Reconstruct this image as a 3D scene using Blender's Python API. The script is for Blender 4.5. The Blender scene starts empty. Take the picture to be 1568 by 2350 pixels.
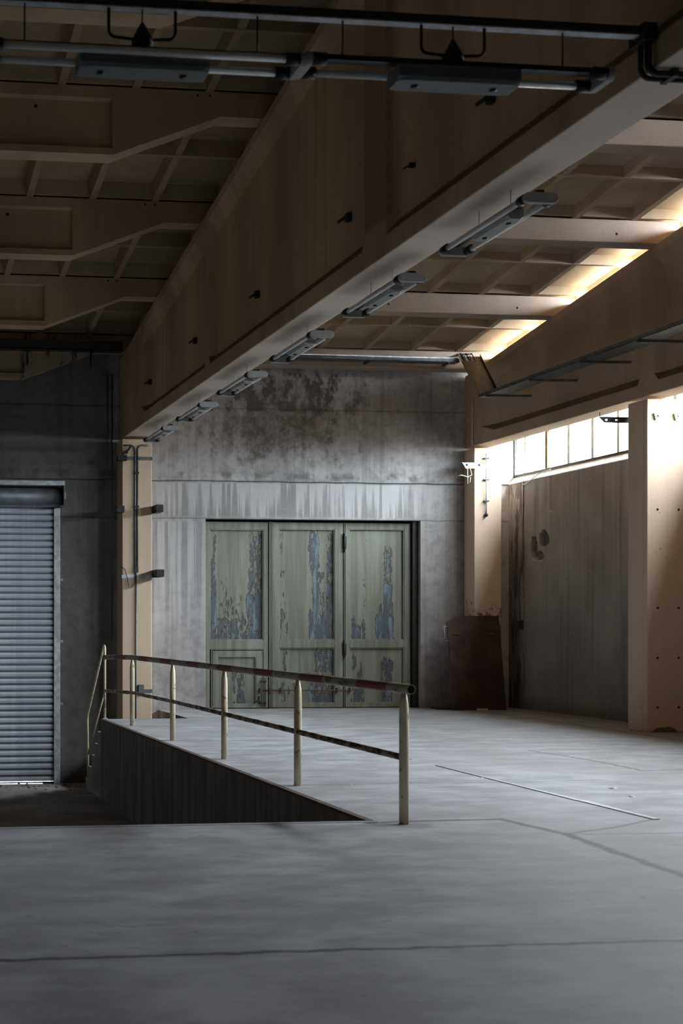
import bpy, math, random
from mathutils import Vector, Matrix
random.seed(7)
scene = bpy.context.scene
COL = scene.collection
PI = math.pi

# ------------------------------------------------------------------ camera
F, CX, HY, YAW, CAMZ = 3200.0, 59.75, 1434.0, math.radians(7.0325), 1.5
cam_d = bpy.data.cameras.new('camera'); cam = bpy.data.objects.new('camera', cam_d); COL.objects.link(cam)
cam.location = (0, 0, CAMZ); cam.rotation_euler = (PI/2, 0, -YAW)
cam_d.sensor_fit = 'VERTICAL'; cam_d.sensor_height = 36.0; cam_d.sensor_width = 24.0
cam_d.lens = F/2350*36.0
cam_d.shift_x = (784-CX)/2350.0; cam_d.shift_y = (HY-1175)/2350.0
cam_d.clip_start = 0.05; cam_d.clip_end = 400
cam_d.dof.use_dof = True; cam_d.dof.focus_distance = 20.0; cam_d.dof.aperture_fstop = 2.8
scene.camera = cam
scene.view_settings.view_transform = 'Standard'; scene.view_settings.look = 'None'
scene.view_settings.gamma = 1; scene.view_settings.use_curve_mapping = False
scene.view_settings.exposure = 0.0
try:
    scene.cycles.max_bounces = 10; scene.cycles.diffuse_bounces = 7; scene.cycles.glossy_bounces = 4
    scene.cycles.transparent_max_bounces = 8; scene.cycles.use_denoising = True
    scene.cycles.caustics_reflective = False; scene.cycles.caustics_refractive = False
    scene.cycles.sample_clamp_indirect = 6
except Exception:
    pass

# ------------------------------------------------------------------ node helper
class N:
    def __init__(s, name):
        s.m = bpy.data.materials.new(name); s.m.use_nodes = True
        s.t = s.m.node_tree; s.t.nodes.clear()
        s.out = s.t.nodes.new('ShaderNodeOutputMaterial')
        g = s.t.nodes.new('ShaderNodeNewGeometry'); s.P = g.outputs['Position']; s.Nrm = g.outputs['Normal']
        x = s.t.nodes.new('ShaderNodeSeparateXYZ'); s.t.links.new(s.P, x.inputs[0]); s.X, s.Y, s.Z = x.outputs
    def _in(s, sock, v):
        if isinstance(v, bpy.types.NodeSocket): s.t.links.new(v, sock)
        elif isinstance(v, (tuple, list)):
            v = tuple(v)
            if sock.type == 'RGBA' and len(v) == 3: v = v + (1,)
            sock.default_value = v
        else:
            sock.default_value = v
    def math(s, op, a, b=0.0, c=None, clamp=False):
        n = s.t.nodes.new('ShaderNodeMath'); n.operation = op; n.use_clamp = clamp
        s._in(n.inputs[0], a); s._in(n.inputs[1], b)
        if c is not None: s._in(n.inputs[2], c)
        return n.outputs[0]
    def add(s, a, b): return s.math('ADD', a, b)
    def sub(s, a, b): return s.math('SUBTRACT', a, b)
    def mul(s, a, b): return s.math('MULTIPLY', a, b)
    def mx(s, a, b): return s.math('MAXIMUM', a, b)
    def mn(s, a, b): return s.math('MINIMUM', a, b)
    def vscale(s, v, k):
        n = s.t.nodes.new('ShaderNodeVectorMath'); n.operation = 'MULTIPLY'
        s._in(n.inputs[0], v); n.inputs[1].default_value = k; return n.outputs[0]
    def noise(s, k=(1,1,1), scale=1.0, detail=4.0, rough=0.55, off=0.0, dist=0.0):
        n = s.t.nodes.new('ShaderNodeTexNoise')
        v = s.vscale(s.P, k)
        if off:
            a = s.t.nodes.new('ShaderNodeVectorMath'); a.operation = 'ADD'; s._in(a.inputs[0], v); a.inputs[1].default_value = (off, off*.7, off*.3); v = a.outputs[0]
        s._in(n.inputs['Vector'], v); n.inputs['Scale'].default_value = scale
        n.inputs['Detail'].default_value = detail; n.inputs['Roughness'].default_value = rough; n.inputs['Distortion'].default_value = dist
        return n.outputs['Fac']
    def step(s, v, a, b, inv=False):
        n = s.t.nodes.new('ShaderNodeMapRange'); n.interpolation_type = 'SMOOTHSTEP'
        s._in(n.inputs['Value'], v); s._in(n.inputs['From Min'], a); s._in(n.inputs['From Max'], b)
        n.inputs['To Min'].default_value = 1.0 if inv else 0.0; n.inputs['To Max'].default_value = 0.0 if inv else 1.0
        return n.outputs[0]
    def band(s, v, a, b, soft=0.05):
        return s.mul(s.step(v, a-soft, a+soft), s.step(v, b-soft, b+soft, True))
    def mix(s, f, a, b):
        n = s.t.nodes.new('ShaderNodeMix'); n.data_type = 'RGBA'
        s._in(n.inputs['Factor'], f)
        s._in(n.inputs[6], a); s._in(n.inputs[7], b)
        return n.outputs[2]
    def attr(s, name):
        n = s.t.nodes.new('ShaderNodeAttribute'); n.attribute_name = name; return n.outputs['Fac']
    def segs(s, pts, w):
        """distance mask to a polyline on the floor plane (x, y)"""
        wob = s.mul(s.sub(s.noise(scale=5.0, detail=3), .5), .09)
        px, py = s.add(s.X, wob), s.add(s.Y, wob)
        res = None
        for (ax, ay), (bx, by) in zip(pts[:-1], pts[1:]):
            dx, dy = bx-ax, by-ay; L2 = dx*dx+dy*dy
            rx, ry = s.sub(px, ax), s.sub(py, ay)
            t = s.math('MULTIPLY', s.add(s.mul(rx, dx), s.mul(ry, dy)), 1/L2, clamp=True)
            ex, ey = s.sub(rx, s.mul(t, dx)), s.sub(ry, s.mul(t, dy))
            d = s.math('SQRT', s.add(s.mul(ex, ex), s.mul(ey, ey)))
            m = s.step(d, w*.4, w*1.3, True)
            res = m if res is None else s.mx(res, m)
        return res
    def bsdf(s, color, rough=.8, metal=0.0, spec=.4, bump=None, bstr=.2, bdist=.01, **kw):
        b = s.t.nodes.new('ShaderNodeBsdfPrincipled')
        s._in(b.inputs['Base Color'], color); s._in(b.inputs['Roughness'], rough); s._in(b.inputs['Metallic'], metal)
        s._in(b.inputs['Specular IOR Level'], spec)
        if bump is not None:
            n = s.t.nodes.new('ShaderNodeBump'); n.inputs['Strength'].default_value = bstr; n.inputs['Distance'].default_value = bdist
            s._in(n.inputs['Height'], bump); s.t.links.new(n.outputs[0], b.inputs['Normal'])
        s.t.links.new(b.outputs[0], s.out.inputs[0]); return s.m

def plain(name, col, rough=.6, metal=0.0, spec=.4, var=.25, scale=9.0, dirt=None):
    n = N(name)
    f = n.noise(scale=scale, detail=5)
    c = n.mix(n.step(f, .35, .7), tuple(c*(1-var) for c in col), tuple(min(1, c*(1+var*.6)) for c in col))
    if dirt: c = n.mix(n.mul(n.step(n.noise(scale=scale*1.7, detail=6, off=5), .55, .7), .7), c, dirt)
    return n.bsdf(c, rough, metal, spec)

def concrete(name, base, streak=.18, pit=True, sand=.12, ledge_dust_shade=False, under=None, stripe=None, scorch=False):
    n = N(name)
    big = n.noise(k=(1, 1, .35), scale=.9, detail=6)
    st = n.noise(k=(7, 7, .25), scale=1.0, detail=5, off=3)
    fine = n.noise(scale=30, detail=6)
    c = n.mix(n.step(big, .3, .7), tuple(v*(1-streak) for v in base), tuple(min(1, v*(1+streak*.5)) for v in base))
    c = n.mix(n.mul(n.step(st, .5, .75), streak*1.2), c, tuple(v*.6 for v in base))
    if ledge_dust_shade:  # up-tilted faces darkened: ledge dust with shade painted in
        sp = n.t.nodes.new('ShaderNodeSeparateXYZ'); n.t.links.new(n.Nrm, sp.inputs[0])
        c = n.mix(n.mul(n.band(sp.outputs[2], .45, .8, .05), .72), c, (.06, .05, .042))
    c = n.mix(n.mul(n.step(fine, .35, .75), sand*2), c, tuple(v*.72 for v in base))
    if pit:
        pt = n.step(n.noise(scale=23, detail=2, off=11), .73, .77)
        pt = n.mul(pt, n.step(n.noise(scale=1.3, detail=3, off=17), .45, .6))
        c = n.mix(n.mul(pt, .75), c, tuple(v*.22 for v in base))
    if stripe:      # darker reddish band down one pilaster
        c = n.mix(n.mul(n.mul(n.band(n.Y, stripe[0], stripe[1], .02), n.step(n.Z, 5.0, 5.15)), .6), c, (.24, .115, .075))
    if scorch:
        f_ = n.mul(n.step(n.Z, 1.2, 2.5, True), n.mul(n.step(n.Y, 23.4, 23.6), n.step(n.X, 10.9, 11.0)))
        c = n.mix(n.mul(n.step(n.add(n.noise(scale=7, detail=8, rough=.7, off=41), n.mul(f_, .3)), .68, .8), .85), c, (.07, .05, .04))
    if under is not None:      # paler downward face below the given height
        sq = n.t.nodes.new('ShaderNodeSeparateXYZ'); n.t.links.new(n.Nrm, sq.inputs[0])
        c = n.mix(n.mul(n.step(sq.outputs[2], -.95, -.85, True), n.step(n.Z, under, under+.01, True)), c, n.mix(n.step(big, .3, .7), (.74, .64, .55), (.86, .76, .67)))
    return n.bsdf(c, .85, spec=.25, bump=fine, bstr=.15, bdist=.006)

M = {}
M['precast'] = concrete('tan_precast_concrete', (.60, .45, .30), streak=.27)
M['girder_b'] = concrete('brown_girder_concrete', (.44, .335, .245), ledge_dust_shade=True)
M['girder'] = concrete('tan_girder_concrete', (.64, .47, .32), streak=.27, ledge_dust_shade=True, under=4.76, stripe=(11.74, 12.32))   # dust and shade painted dark on the sloped ledges
M['precast_col'] = concrete('tan_column_concrete', (.74, .585, .44), streak=.14, scorch=True)
M['purlin'] = concrete('pink_tan_concrete', (.42, .335, .27), streak=.12)
M['slab'] = concrete('roof_panel_concrete', (.42, .325, .225), streak=.2, pit=False)

def m_backwall():
    n = N('stained_grey_concrete')
    big = n.noise(scale=.7, detail=7, rough=.6)
    fine = n.noise(scale=26, detail=6)
    c = n.mix(n.step(big, .3, .72), (.35, .336, .332), (.52, .505, .503))
    c = n.mix(n.mul(n.step(n.noise(k=(9, 1, .22), scale=1.0, detail=6, off=2), .48, .7), .35), c, (.15, .14, .135))
    mid = n.noise(scale=5.5, detail=9, rough=.68, off=51)
    c = n.mix(n.mul(n.step(mid, .42, .66), .42), c, (.17, .158, .152))
    c = n.mix(n.mul(n.step(n.noise(k=(1, 1, .6), scale=16, detail=7, rough=.7, off=57), .58, .66), .4), c, (.52, .51, .505))
    # whitish drips below the upper courses
    drip = n.noise(k=(10, 1, .2), scale=1.0, detail=6, rough=.62, off=9)
    drip = n.add(drip, n.mul(n.mul(n.sub(n.Z, 3.72), .2), n.step(n.Z, 3.35, 3.4)))
    d1 = n.mul(n.band(n.Z, 3.42, 4.02, .03), n.band(n.X, 5.3, 10.2, .5))
    c = n.mix(n.mul(d1, .75), c, n.mix(n.step(drip, .44, .56), (.27, .257, .255), (.53, .525, .53)))
    d2 = n.mul(n.band(n.Z, -.2, 3.33, .04), n.band(n.X, 5.05, 6.2, .08))
    c = n.mix(n.mul(n.mul(d2, .7), n.step(n.Z, 0.3, 3.0)), c, n.mix(n.step(drip, .45, .58), (.27, .262, .262), (.52, .515, .52)))
    # dark scorched and flaking patch over the door
    blob = n.math('SUBTRACT', 1.0, n.math('SQRT', n.add(n.math('POWER', n.math('DIVIDE', n.sub(n.X, 7.55), 1.9), 2.0), n.math('POWER', n.math('DIVIDE', n.sub(n.Z, 5.25), 1.25), 2.0))))
    flake = n.noise(k=(1.6, 1, 1.0), scale=2.2, detail=9, rough=.68, off=4)
    dk = n.step(n.add(n.mul(blob, .30), flake), .54, .72)
    dk = n.mul(dk, n.step(n.Z, 4.02, 4.12))
    c = n.mix(n.mul(dk, .72), c, n.mix(n.step(n.noise(scale=9, detail=8, rough=.65, off=8), .42, .62), (.085, .072, .062), (.24, .215, .195)))
    chip = n.mul(n.step(n.noise(k=(1, 1, 1), scale=6, detail=7, rough=.65, off=6), .62, .67), n.step(blob, -.2, .3))
    c = n.mix(n.mul(chip, .7), c, (.42, .34, .28))
    c = n.mix(n.mul(n.mul(n.band(n.Z, 5.30, 6.0, .02), n.band(n.X, 5.6, 8.7, .3)), n.mul(n.step(flake, .50, .56), .75)), c, (.09, .08, .072))
    # course joints and grime under them
    wob = n.mul(n.sub(n.noise(k=(1, 1, .2), scale=2.0, detail=6), .5), .06)
    zz = n.add(n.Z, wob)
    for z, s_ in ((4.05, .75), (3.385, .45), (5.345, .4)):
        c = n.mix(n.mul(n.band(zz, z-.012, z+.012, .012), s_), c, (.06, .055, .05))
    gr = n.mul(n.band(zz, 4.08, 4.22, .06), n.step(n.noise(k=(1, 1, 1), scale=3.0, detail=7, off=14), .45, .6))
    c = n.mix(n.mul(gr, .6), c, (.075, .068, .062))
    sc = n.step(n.noise(k=(1, 1, 3.5), scale=5, detail=2, off=20, dist=1.5), .745, .76)
    c = n.mix(n.mul(sc, .35), c, (.5, .49, .48))
    c = n.mix(n.mul(n.step(n.X, 4.35, 4.6, True), .62), c, (.06, .054, .048))      # wall darker on the truck dock side
    base = n.mul(n.step(n.Z, -1.3, -.6, True), .5)
    c = n.mix(base, c, (.09, .08, .07))
    return n.bsdf(c, .9, spec=.2, bump=n.add(n.mul(flake, .5), n.mul(fine, .5)), bstr=.25, bdist=.012)
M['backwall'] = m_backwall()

def m_rightwall():
    n = N('grey_brown_wall_concrete')
    c = n.mix(n.step(n.noise(scale=.9, detail=7), .3, .72), (.24, .205, .19), (.36, .325, .305))
    c = n.mix(n.mul(n.step(n.noise(k=(1, 7, .3), scale=1.0, detail=6, off=2), .45, .7), .4), c, (.36, .345, .33))
    c = n.mix(n.mul(n.step(n.noise(k=(1, 6, .2), scale=1.0, detail=6, off=7), .52, .7), .5), c, (.11, .095, .085))
    c = n.mix(n.mul(n.step(n.noise(k=(1, .9, 4), scale=3.2, detail=3, off=12, dist=.8), .68, .71), .5), c, (.42, .40, .38))
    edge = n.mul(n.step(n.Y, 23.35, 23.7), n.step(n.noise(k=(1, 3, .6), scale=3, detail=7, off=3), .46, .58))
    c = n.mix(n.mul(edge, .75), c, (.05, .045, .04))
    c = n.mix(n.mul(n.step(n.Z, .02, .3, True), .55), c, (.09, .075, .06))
    c = n.mix(n.attr('dark'), c, (.03, .026, .023))  # shade inside the hole painted into the wall colour
    return n.bsdf(c, .9, spec=.2, bump=n.noise(scale=22, detail=6), bstr=.2, bdist=.008)
M['rightwall'] = m_rightwall()

def m_floor():
    n = N('smooth_grey_screed')
    st = n.noise(k=(.85, 1.35, 1), scale=2.0, detail=9, rough=.64)
    big = n.noise(scale=.45, detail=5, off=4)
    c = n.mix(n.step(st, .35, .68), (.265, .268, .278), (.43, .44, .455))
    c = n.mix(n.mul(n.step(big, .42, .68), .45), c, (.26, .258, .262))
    c = n.mix(n.mul(n.step(n.noise(k=(.9, 1.6, 1), scale=3.4, detail=7, rough=.65, off=9), .60, .70), .5), c, (.20, .19, .185))
    c = n.mix(n.mul(n.step(n.noise(k=(.9, 1.5, 1), scale=2.6, detail=7, rough=.66, off=19), .64, .74), .5), c, (.50, .51, .53))
    spk = n.step(n.noise(k=(1, 1.1, 1), scale=8, detail=4, off=23), .70, .73)
    c = n.mix(n.mul(spk, .65), c, (.13, .115, .105))
    lines = [([(-3.0, 6.17), (2.23, 6.208), (3.913, 6.197), (9, 6.3)], .022, .8),
             ([(3.87, 10.15), (4.209, 10.205), (4.957, 10.232), (5.061, 9.45), (4.918, 7.79), (4.86, 6.2)], .04, .65),
             ([(5.06, 9.45), (5.6, 9.72), (6.08, 10.05)], .016, .6),
             ([(5.06, 9.43), (5.93, 9.39), (11.8, 9.5)], .014, .55),
             ([(6.165, 14.9), (6.15, 19.0), (6.1, 21.9)], .02, .6),
             ([(8.002, 15.806), (8.1, 14.6), (8.068, 13.485), (9.6, 13.5)], .016, .85),
             ([(3.9, 12.62), (5.229, 12.678), (6.066, 12.612), (7.2, 12.7)], .018, .5),
             ([(3.9, 17.66), (9.4, 17.6)], .02, .45), ([(3.9, 15.95), (6.7, 15.98)], .02, .3),
             ([(3.9, 20.18), (8.4, 20.2)], .02, .4),
             ([(10.76, 24.1), (10.766, 19.43), (10.69, 16.9), (10.7, 10)], .018, .8)]
    for pts, w, k in lines:
        c = n.mix(n.mul(n.segs(pts, w*1.15), min(1, k*1.25)), c, (.06, .055, .052))
    wd = n.step(n.add(n.X, n.mul(n.noise(scale=2.0, detail=6, off=61), .7)), 11.35, 12.1)
    c = n.mix(n.mul(wd, .7), c, (.15, .12, .09))
    # pale cement smear and grime around the end post
    dpx, dpy = n.sub(n.X, 4.15), n.sub(n.Y, 9.98)
    dd = n.math('SQRT', n.add(n.mul(dpx, dpx), n.mul(dpy, dpy)))
    c = n.mix(n.mul(n.step(n.add(dd, n.mul(n.noise(scale=8, detail=5, off=2), .25)), .2, .34, True), .6), c, (.17, .14, .115))
    # side faces of the dock: dark board-marked concrete
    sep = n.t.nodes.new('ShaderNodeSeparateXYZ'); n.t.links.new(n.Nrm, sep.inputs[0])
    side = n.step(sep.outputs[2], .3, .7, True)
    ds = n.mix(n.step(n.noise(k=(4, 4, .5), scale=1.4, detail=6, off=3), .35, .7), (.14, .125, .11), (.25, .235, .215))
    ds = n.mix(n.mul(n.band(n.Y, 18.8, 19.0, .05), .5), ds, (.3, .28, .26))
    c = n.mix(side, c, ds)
    return n.bsdf(c, n.add(n.mul(side, .35), n.add(.5, n.mul(st, .16))), spec=.4, bump=st, bstr=.05, bdist=.01)
M['floor'] = m_floor()
n = N('dirty_pit_concrete')
c = n.mix(n.step(n.noise(scale=1.2, detail=6), .35, .7), (.26, .235, .215), (.42, .40, .37))
c = n.mix(n.mul(n.step(n.noise(scale=9, detail=4, off=5), .68, .72), .8), c, (.06, .04, .03))
M['pit'] = n.bsdf(c, .85, spec=.2)

def m_doorpaint(name, peeled):
    n = N(name)
    grain = n.noise(k=(8, 8, .3), scale=1.5, detail=6)
    c = n.mix(n.step(grain, .35, .7), (.175, .18, .14), (.255, .262, .212))
    c = n.mix(n.mul(n.step(n.noise(k=(3, 3, .35), scale=1.2, detail=5, off=6), .52, .7), .4), c, (.36, .385, .33))
    fl = n.noise(k=(2.4, 2.4, .75), scale=7.5, detail=8, rough=.66, off=3)
    if peeled:
        v = n.add(n.attr('peel'), n.mul(n.sub(fl, .5), 1.75))
        blue = n.mix(n.step(n.noise(k=(4, 4, .5), scale=3, detail=5, off=8), .50, .66), (.10, .113, .135), (.19, .255, .285))
        c = n.mix(n.step(v, .47, .52), c, blue)
        ed = n.band(v, .43, .52, .03)
        c = n.mix(n.mul(ed, .85), c, (.05, .042, .032))
        cr = n.mul(n.step(n.noise(k=(5, 5, .9), scale=9, detail=5, off=12), .58, .63), n.mul(n.step(v, .2, .42), n.step(v, .55, .8, True)))
        c = n.mix(n.mul(cr, .85), c, (.04, .03, .022))
        h = n.step(v, .45, .5, True)
    else:
        cr = n.step(n.noise(k=(3, 3, .8), scale=8, detail=6, off=12), .64, .68)
        c = n.mix(n.mul(cr, .6), c, (.10, .10, .09)); h = fl
    return n.bsdf(c, .55, spec=.35, bump=h, bstr=.35, bdist=.004)
M['door_paint'] = m_doorpaint('olive_door_paint', False)
M['door_peel'] = m_doorpaint('peeling_olive_paint', True)

n = N('galvanised_slats')
c = n.mix(n.step(n.noise(k=(5, 5, .12), scale=1.1, detail=5), .4, .66), (.55, .61, .70), (.72, .78, .87))
c = n.mix(n.mul(n.step(n.noise(scale=3.5, detail=6, off=4), .55, .75), .4), c, (.48, .50, .55))
jz = n.math('FRACT', n.mul(n.add(n.Z, 1.235), 1/.114))
c = n.mix(n.mul(n.band(jz, .76, .985, .03), .85), c, (.085, .075, .07))
M['shutter'] = n.bsdf(c, .5, metal=.35, spec=.5)
M['galv'] = plain('galvanised_steel', (.62, .66, .69), .5, .35)
M['roll_steel'] = plain('dark_roll', (.10, .105, .115), .5, .3)  # even dark grey for the shutter roll
M['galv_dark'] = plain('dull_tray_steel', (.16, .175, .18), .5, .5)
M['dark_steel'] = plain('dark_steel', (.045, .045, .045), .55, .3)
M['rubber'] = plain('black_rubber', (.018, .018, .018), .55)
M['lamp_grey'] = plain('grey_lamp_casing', (.40, .41, .405), .5, var=.1)
M['lamp_dark'] = plain('black_lamp_cap', (.016, .016, .017), .4)
M['tube'] = plain('unlit_tube_glass', (.88, .90, .88), .2, spec=.6, var=.06)
M['link_tray'] = plain('grimy_olive_tray', (.10, .09, .07), .5, .2)
M['white'] = plain('white_scrap', (.75, .73, .70), .6)
M['rust'] = plain('brown_rusty_sheet', (.072, .038, .031), .75, .1, var=.35, scale=3, dirt=(.035, .024, .02))
M['rust_bar'] = plain('rusty_bar', (.15, .085, .055), .8, .2)
M['angle'] = plain('rusty_angle_steel', (.11, .07, .055), .7, .3)
M['strip'] = plain('worn_floor_strip', (.48, .47, .48), .4, .4, var=.15)
M['black_hole'] = plain('drilled_hole', (.012, .011, .01), .9)  # black colour paints the shade inside holes onto solid discs
M['leaf'] = plain('dry_leaf', (.11, .06, .035), .8)
n = N('cream_rail_paint')
c = n.mix(n.step(n.noise(k=(1, 1, .5), scale=5, detail=6), .35, .7), (.60, .515, .365), (.78, .695, .525))
c = n.mix(n.mul(n.step(n.noise(k=(1, 1, .6), scale=14, detail=6, off=5), .60, .66), .8), c, (.14, .10, .065))
M['cream'] = n.bsdf(c, .45, spec=.4)
n = N('banded_rail_paint')
ban = n.math('FRACT', n.mul(n.add(n.Y, n.mul(n.noise(scale=7, detail=4), .12)), .68))
red = n.band(ban, .08, .52, .02)
c = n.mix(red, (.40, .355, .26), (.27, .045, .042))
c = n.mix(n.mul(n.step(n.noise(k=(2, .6, 2), scale=7, detail=7, rough=.65, off=5), .50, .63), .85), c, (.075, .05, .037))
M['banded'] = n.bsdf(c, .5, spec=.4)
n = N('worn_mid_rail_paint')
c = n.mix(n.step(n.noise(k=(2, .7, 2), scale=6, detail=7, rough=.62), .45, .56), (.40, .36, .27), (.085, .058, .04))
M['midrail'] = n.bsdf(c, .5, spec=.4)
# clear window glass
n = N('window_glass')
tr = n.t.nodes.new('ShaderNodeBsdfTransparent'); tr.inputs[0].default_value = (.96, .985, .98, 1)
gl = n.t.nodes.new('ShaderNodeBsdfGlossy'); gl.inputs['Roughness'].default_value = .05
fr = n.t.nodes.new('ShaderNodeFresnel'); fr.inputs[0].default_value = 1.45
mxs = n.t.nodes.new('ShaderNodeMixShader')
n.t.links.new(n.math('MULTIPLY', fr.outputs[0], .5), mxs.inputs[0]); n.t.links.new(tr.outputs[0], mxs.inputs[1]); n.t.links.new(gl.outputs[0], mxs.inputs[2])
n.t.links.new(mxs.outputs[0], n.out.inputs[0]); M['glass'] = n.m

# ------------------------------------------------------------------ mesh helper
WL = {}
class MB:
    def __init__(s): s.v = []; s.f = []; s.sm = []
    def add(s, vs, fs, smooth=False):
        o = len(s.v); s.v += [tuple(v) for v in vs]; s.f += [tuple(i+o for i in f) for f in fs]; s.sm += [smooth]*len(fs); return s
    def box(s, x0, x1, y0, y1, z0, z1):
        return s.add([(x0,y0,z0),(x1,y0,z0),(x1,y1,z0),(x0,y1,z0),(x0,y0,z1),(x1,y0,z1),(x1,y1,z1),(x0,y1,z1)],
                     [(0,3,2,1),(4,5,6,7),(0,1,5,4),(1,2,6,5),(2,3,7,6),(3,0,4,7)])
    def loft(s, secs, smooth=False, cap=True):
        k = len(secs[0]); vs = [p for sec in secs for p in sec]; fs = []
        for i in range(len(secs)-1):
            for j in range(k):
                a, b = i*k+j, i*k+(j+1) % k
                fs.append((a, b, b+k, a+k))
        if cap: fs.append(tuple(range(k-1, -1, -1))); fs.append(tuple((len(secs)-1)*k+j for j in range(k)))
        return s.add(vs, fs, smooth)
    def tube(s, pts, r, n=12, cap=True, rs=None):
        pts = [Vector(p) for p in pts]; secs = []
        up = None
        for i, p in enumerate(pts):
            if i == 0: t = pts[1]-pts[0]
            elif i == len(pts)-1: t = pts[-1]-pts[-2]
            else: t = (pts[i+1]-p).normalized()+(p-pts[i-1]).normalized()
            t.normalize()
            if up is None:
                up = Vector((0, 0, 1)) if abs(t.z) < .9 else Vector((0, 1, 0))
            a = t.cross(up).normalized(); b = a.cross(t).normalized(); up = b
            rr = rs[i] if rs else r
            rr = rr if isinstance(rr, (tuple, list)) else (rr, rr)
            secs.append([p+a*math.cos(2*PI*j/n)*rr[0]+b*math.sin(2*PI*j/n)*rr[1] for j in range(n)])
        return s.loft(secs, smooth=True, cap=cap)
    def beam(s, p, q, w, h):
        """square bar from p to q"""
        p, q = Vector(p), Vector(q); t = (q-p).normalized()
        up = Vector((0, 0, 1)) if abs(t.z) < .9 else Vector((0, 1, 0))
        a = t.cross(up).normalized(); b = a.cross(t).normalized()
        return s.loft([[c+a*x*w/2+b*y*h/2 for x, y in ((-1,-1),(1,-1),(1,1),(-1,1))] for c in (p, q)])
    def capsule(s, cx, cy, z0, z1, half, r, axis='X', n=10):
        """stadium outline extruded in z"""
        out = []
        for j in range(n+1):
            a = -PI/2+PI*j/n; out.append((half+math.cos(a)*r, math.sin(a)*r))
        for j in range(n+1):
            a = PI/2+PI*j/n; out.append((-half+math.cos(a)*r, math.sin(a)*r))
        if axis == 'X': f = lambda u, w, z: (cx+u, cy+w, z)
        else: f = lambda u, w, z: (cx-w, cy+u, z)
        return s.loft([[f(u, w, z) for u, w in out] for z in (z0, z1)])
    def build(s, name, mat, parent=None, origin=None, bevel=0.0):
        if parent is not None: o0 = WL[parent.name]
        else: o0 = None
        if origin is None:
            if parent is None:
                xs = [v[0] for v in s.v]; ys = [v[1] for v in s.v]; zs = [v[2] for v in s.v]
                origin = ((min(xs)+max(xs))/2, (min(ys)+max(ys))/2, min(zs))
            else: origin = o0
        me = bpy.data.meshes.new(name)
        me.from_pydata([(v[0]-origin[0], v[1]-origin[1], v[2]-origin[2]) for v in s.v], [], s.f)
        me.update()
        for p, sm in zip(me.polygons, s.sm): p.use_smooth = sm
        import bmesh
        bm = bmesh.new(); bm.from_mesh(me); bmesh.ops.recalc_face_normals(bm, faces=bm.faces); bm.to_mesh(me); bm.free()
        me.materials.append(M[mat] if isinstance(mat, str) else mat)
        o = bpy.data.objects.new(name, me); COL.objects.link(o)
        if parent is not None:
            o.parent = parent; o.location = (origin[0]-o0[0], origin[1]-o0[1], origin[2]-o0[2])
        else: o.location = origin
        WL[o.name] = tuple(origin)
        if bevel > 0:
            b = o.modifiers.new('bevel', 'BEVEL'); b.width = bevel; b.segments = 2; b.limit_method = 'ANGLE'; b.angle_limit = .6
        return o
def box(*a): return MB().box(*a)
def empty(name, loc):
    o = bpy.data.objects.new(name, None); COL.objects.link(o); o.location = loc; o.empty_display_size = .1
    WL[o.name] = tuple(loc); return o
def tag(o, label, cat, group=None):
    o['label'] = label; o['category'] = cat; o['kind'] = 'thing'
    if group: o['group'] = group
    return o
def thing(name, loc, label, cat, group=None): return tag(empty(name, loc), label, cat, group)
def struct(o, label=None):
    o['kind'] = 'structure'
    if label: o['label'] = label
    return o
def copy_tree(o, loc, label, parent=None):
    c = o.copy(); COL.objects.link(c)
    if parent is None: c.location = loc; c['label'] = label
    else: c.parent = parent
    for ch in list(o.children): copy_tree(ch, None, None, c)
    return c
def arc(c, r, a0, a1, u, w, n=8):
    c, u, w = Vector(c), Vector(u), Vector(w)
    return [c+u*math.cos(a0+(a1-a0)*i/n)*r+w*math.sin(a0+(a1-a0)*i/n)*r for i in range(n+1)]

# ------------------------------------------------------------------ main dimensions
YB = 24.15            # back wall face
XW = 11.85            # right wall face
PITZ = -1.27
RIDGE = 8.5
def zgL(y): return 6.90-.129*(y-18.5) if y > RIDGE else 6.90-.129*(RIDGE-18.5)+.129*(y-RIDGE)
def zgR(y): return 6.76-.125*(y-18.05) if y > RIDGE else 6.76-.125*(RIDGE-18.05)+.125*(y-RIDGE)

# ------------------------------------------------------------------ floors
m = MB()
out = [(-7.5, -7), (XW, -7), (XW, YB), (5.33, YB), (5.33, 21.9), (3.9, 21.9), (3.9, 10.2), (-7.5, 10.2)]
m.loft([[(x, y, -1.5) for x, y in out], [(x, y, 0) for x, y in out]])
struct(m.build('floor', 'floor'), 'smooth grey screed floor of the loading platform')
struct(box(-7.5, 3.9, 10.2, YB, -1.5, PITZ).build('floor', 'pit'), 'dirty lower floor of the truck dock')
struct(box(3.9, 5.33, 21.9, YB, -1.5, PITZ).build('floor', 'pit'), 'lower landing beside the steps')
# steel edge angles
tag(MB().box(3.892, 3.95, 10.26, 21.9, -.022, .004).build('edge_angle', 'angle'),
    'long rusty steel angle along the platform edge under the railing', 'edge trim')
tag(box(-7.4, 3.95, 10.19, 10.25, -.05, .004).build('edge_angle', 'strip'),
    'worn steel edge strip at the near lip of the truck pit', 'edge trim')

# concrete steps going down beside the platform edge
m = MB()
prof = [(21.9, -.0)]
y, z = 21.9, 0.0
prof = [(21.9, -1.27), (21.9, -.215)]
for i in range(5):
    zt = -.215*(i+1); y1 = 21.9+.29*(i+1)
    prof += [(y1, zt), (y1, max(zt-.215, PITZ))]
prof = [p for i, p in enumerate(prof) if i == 0 or p != prof[i-1]]
m.loft([[(x, py, pz) for py, pz in prof] for x in (3.9, 5.33)])
tag(m.build('concrete_steps', 'pit'), 'dark concrete steps down from the platform to the truck pit', 'steps')

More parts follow.
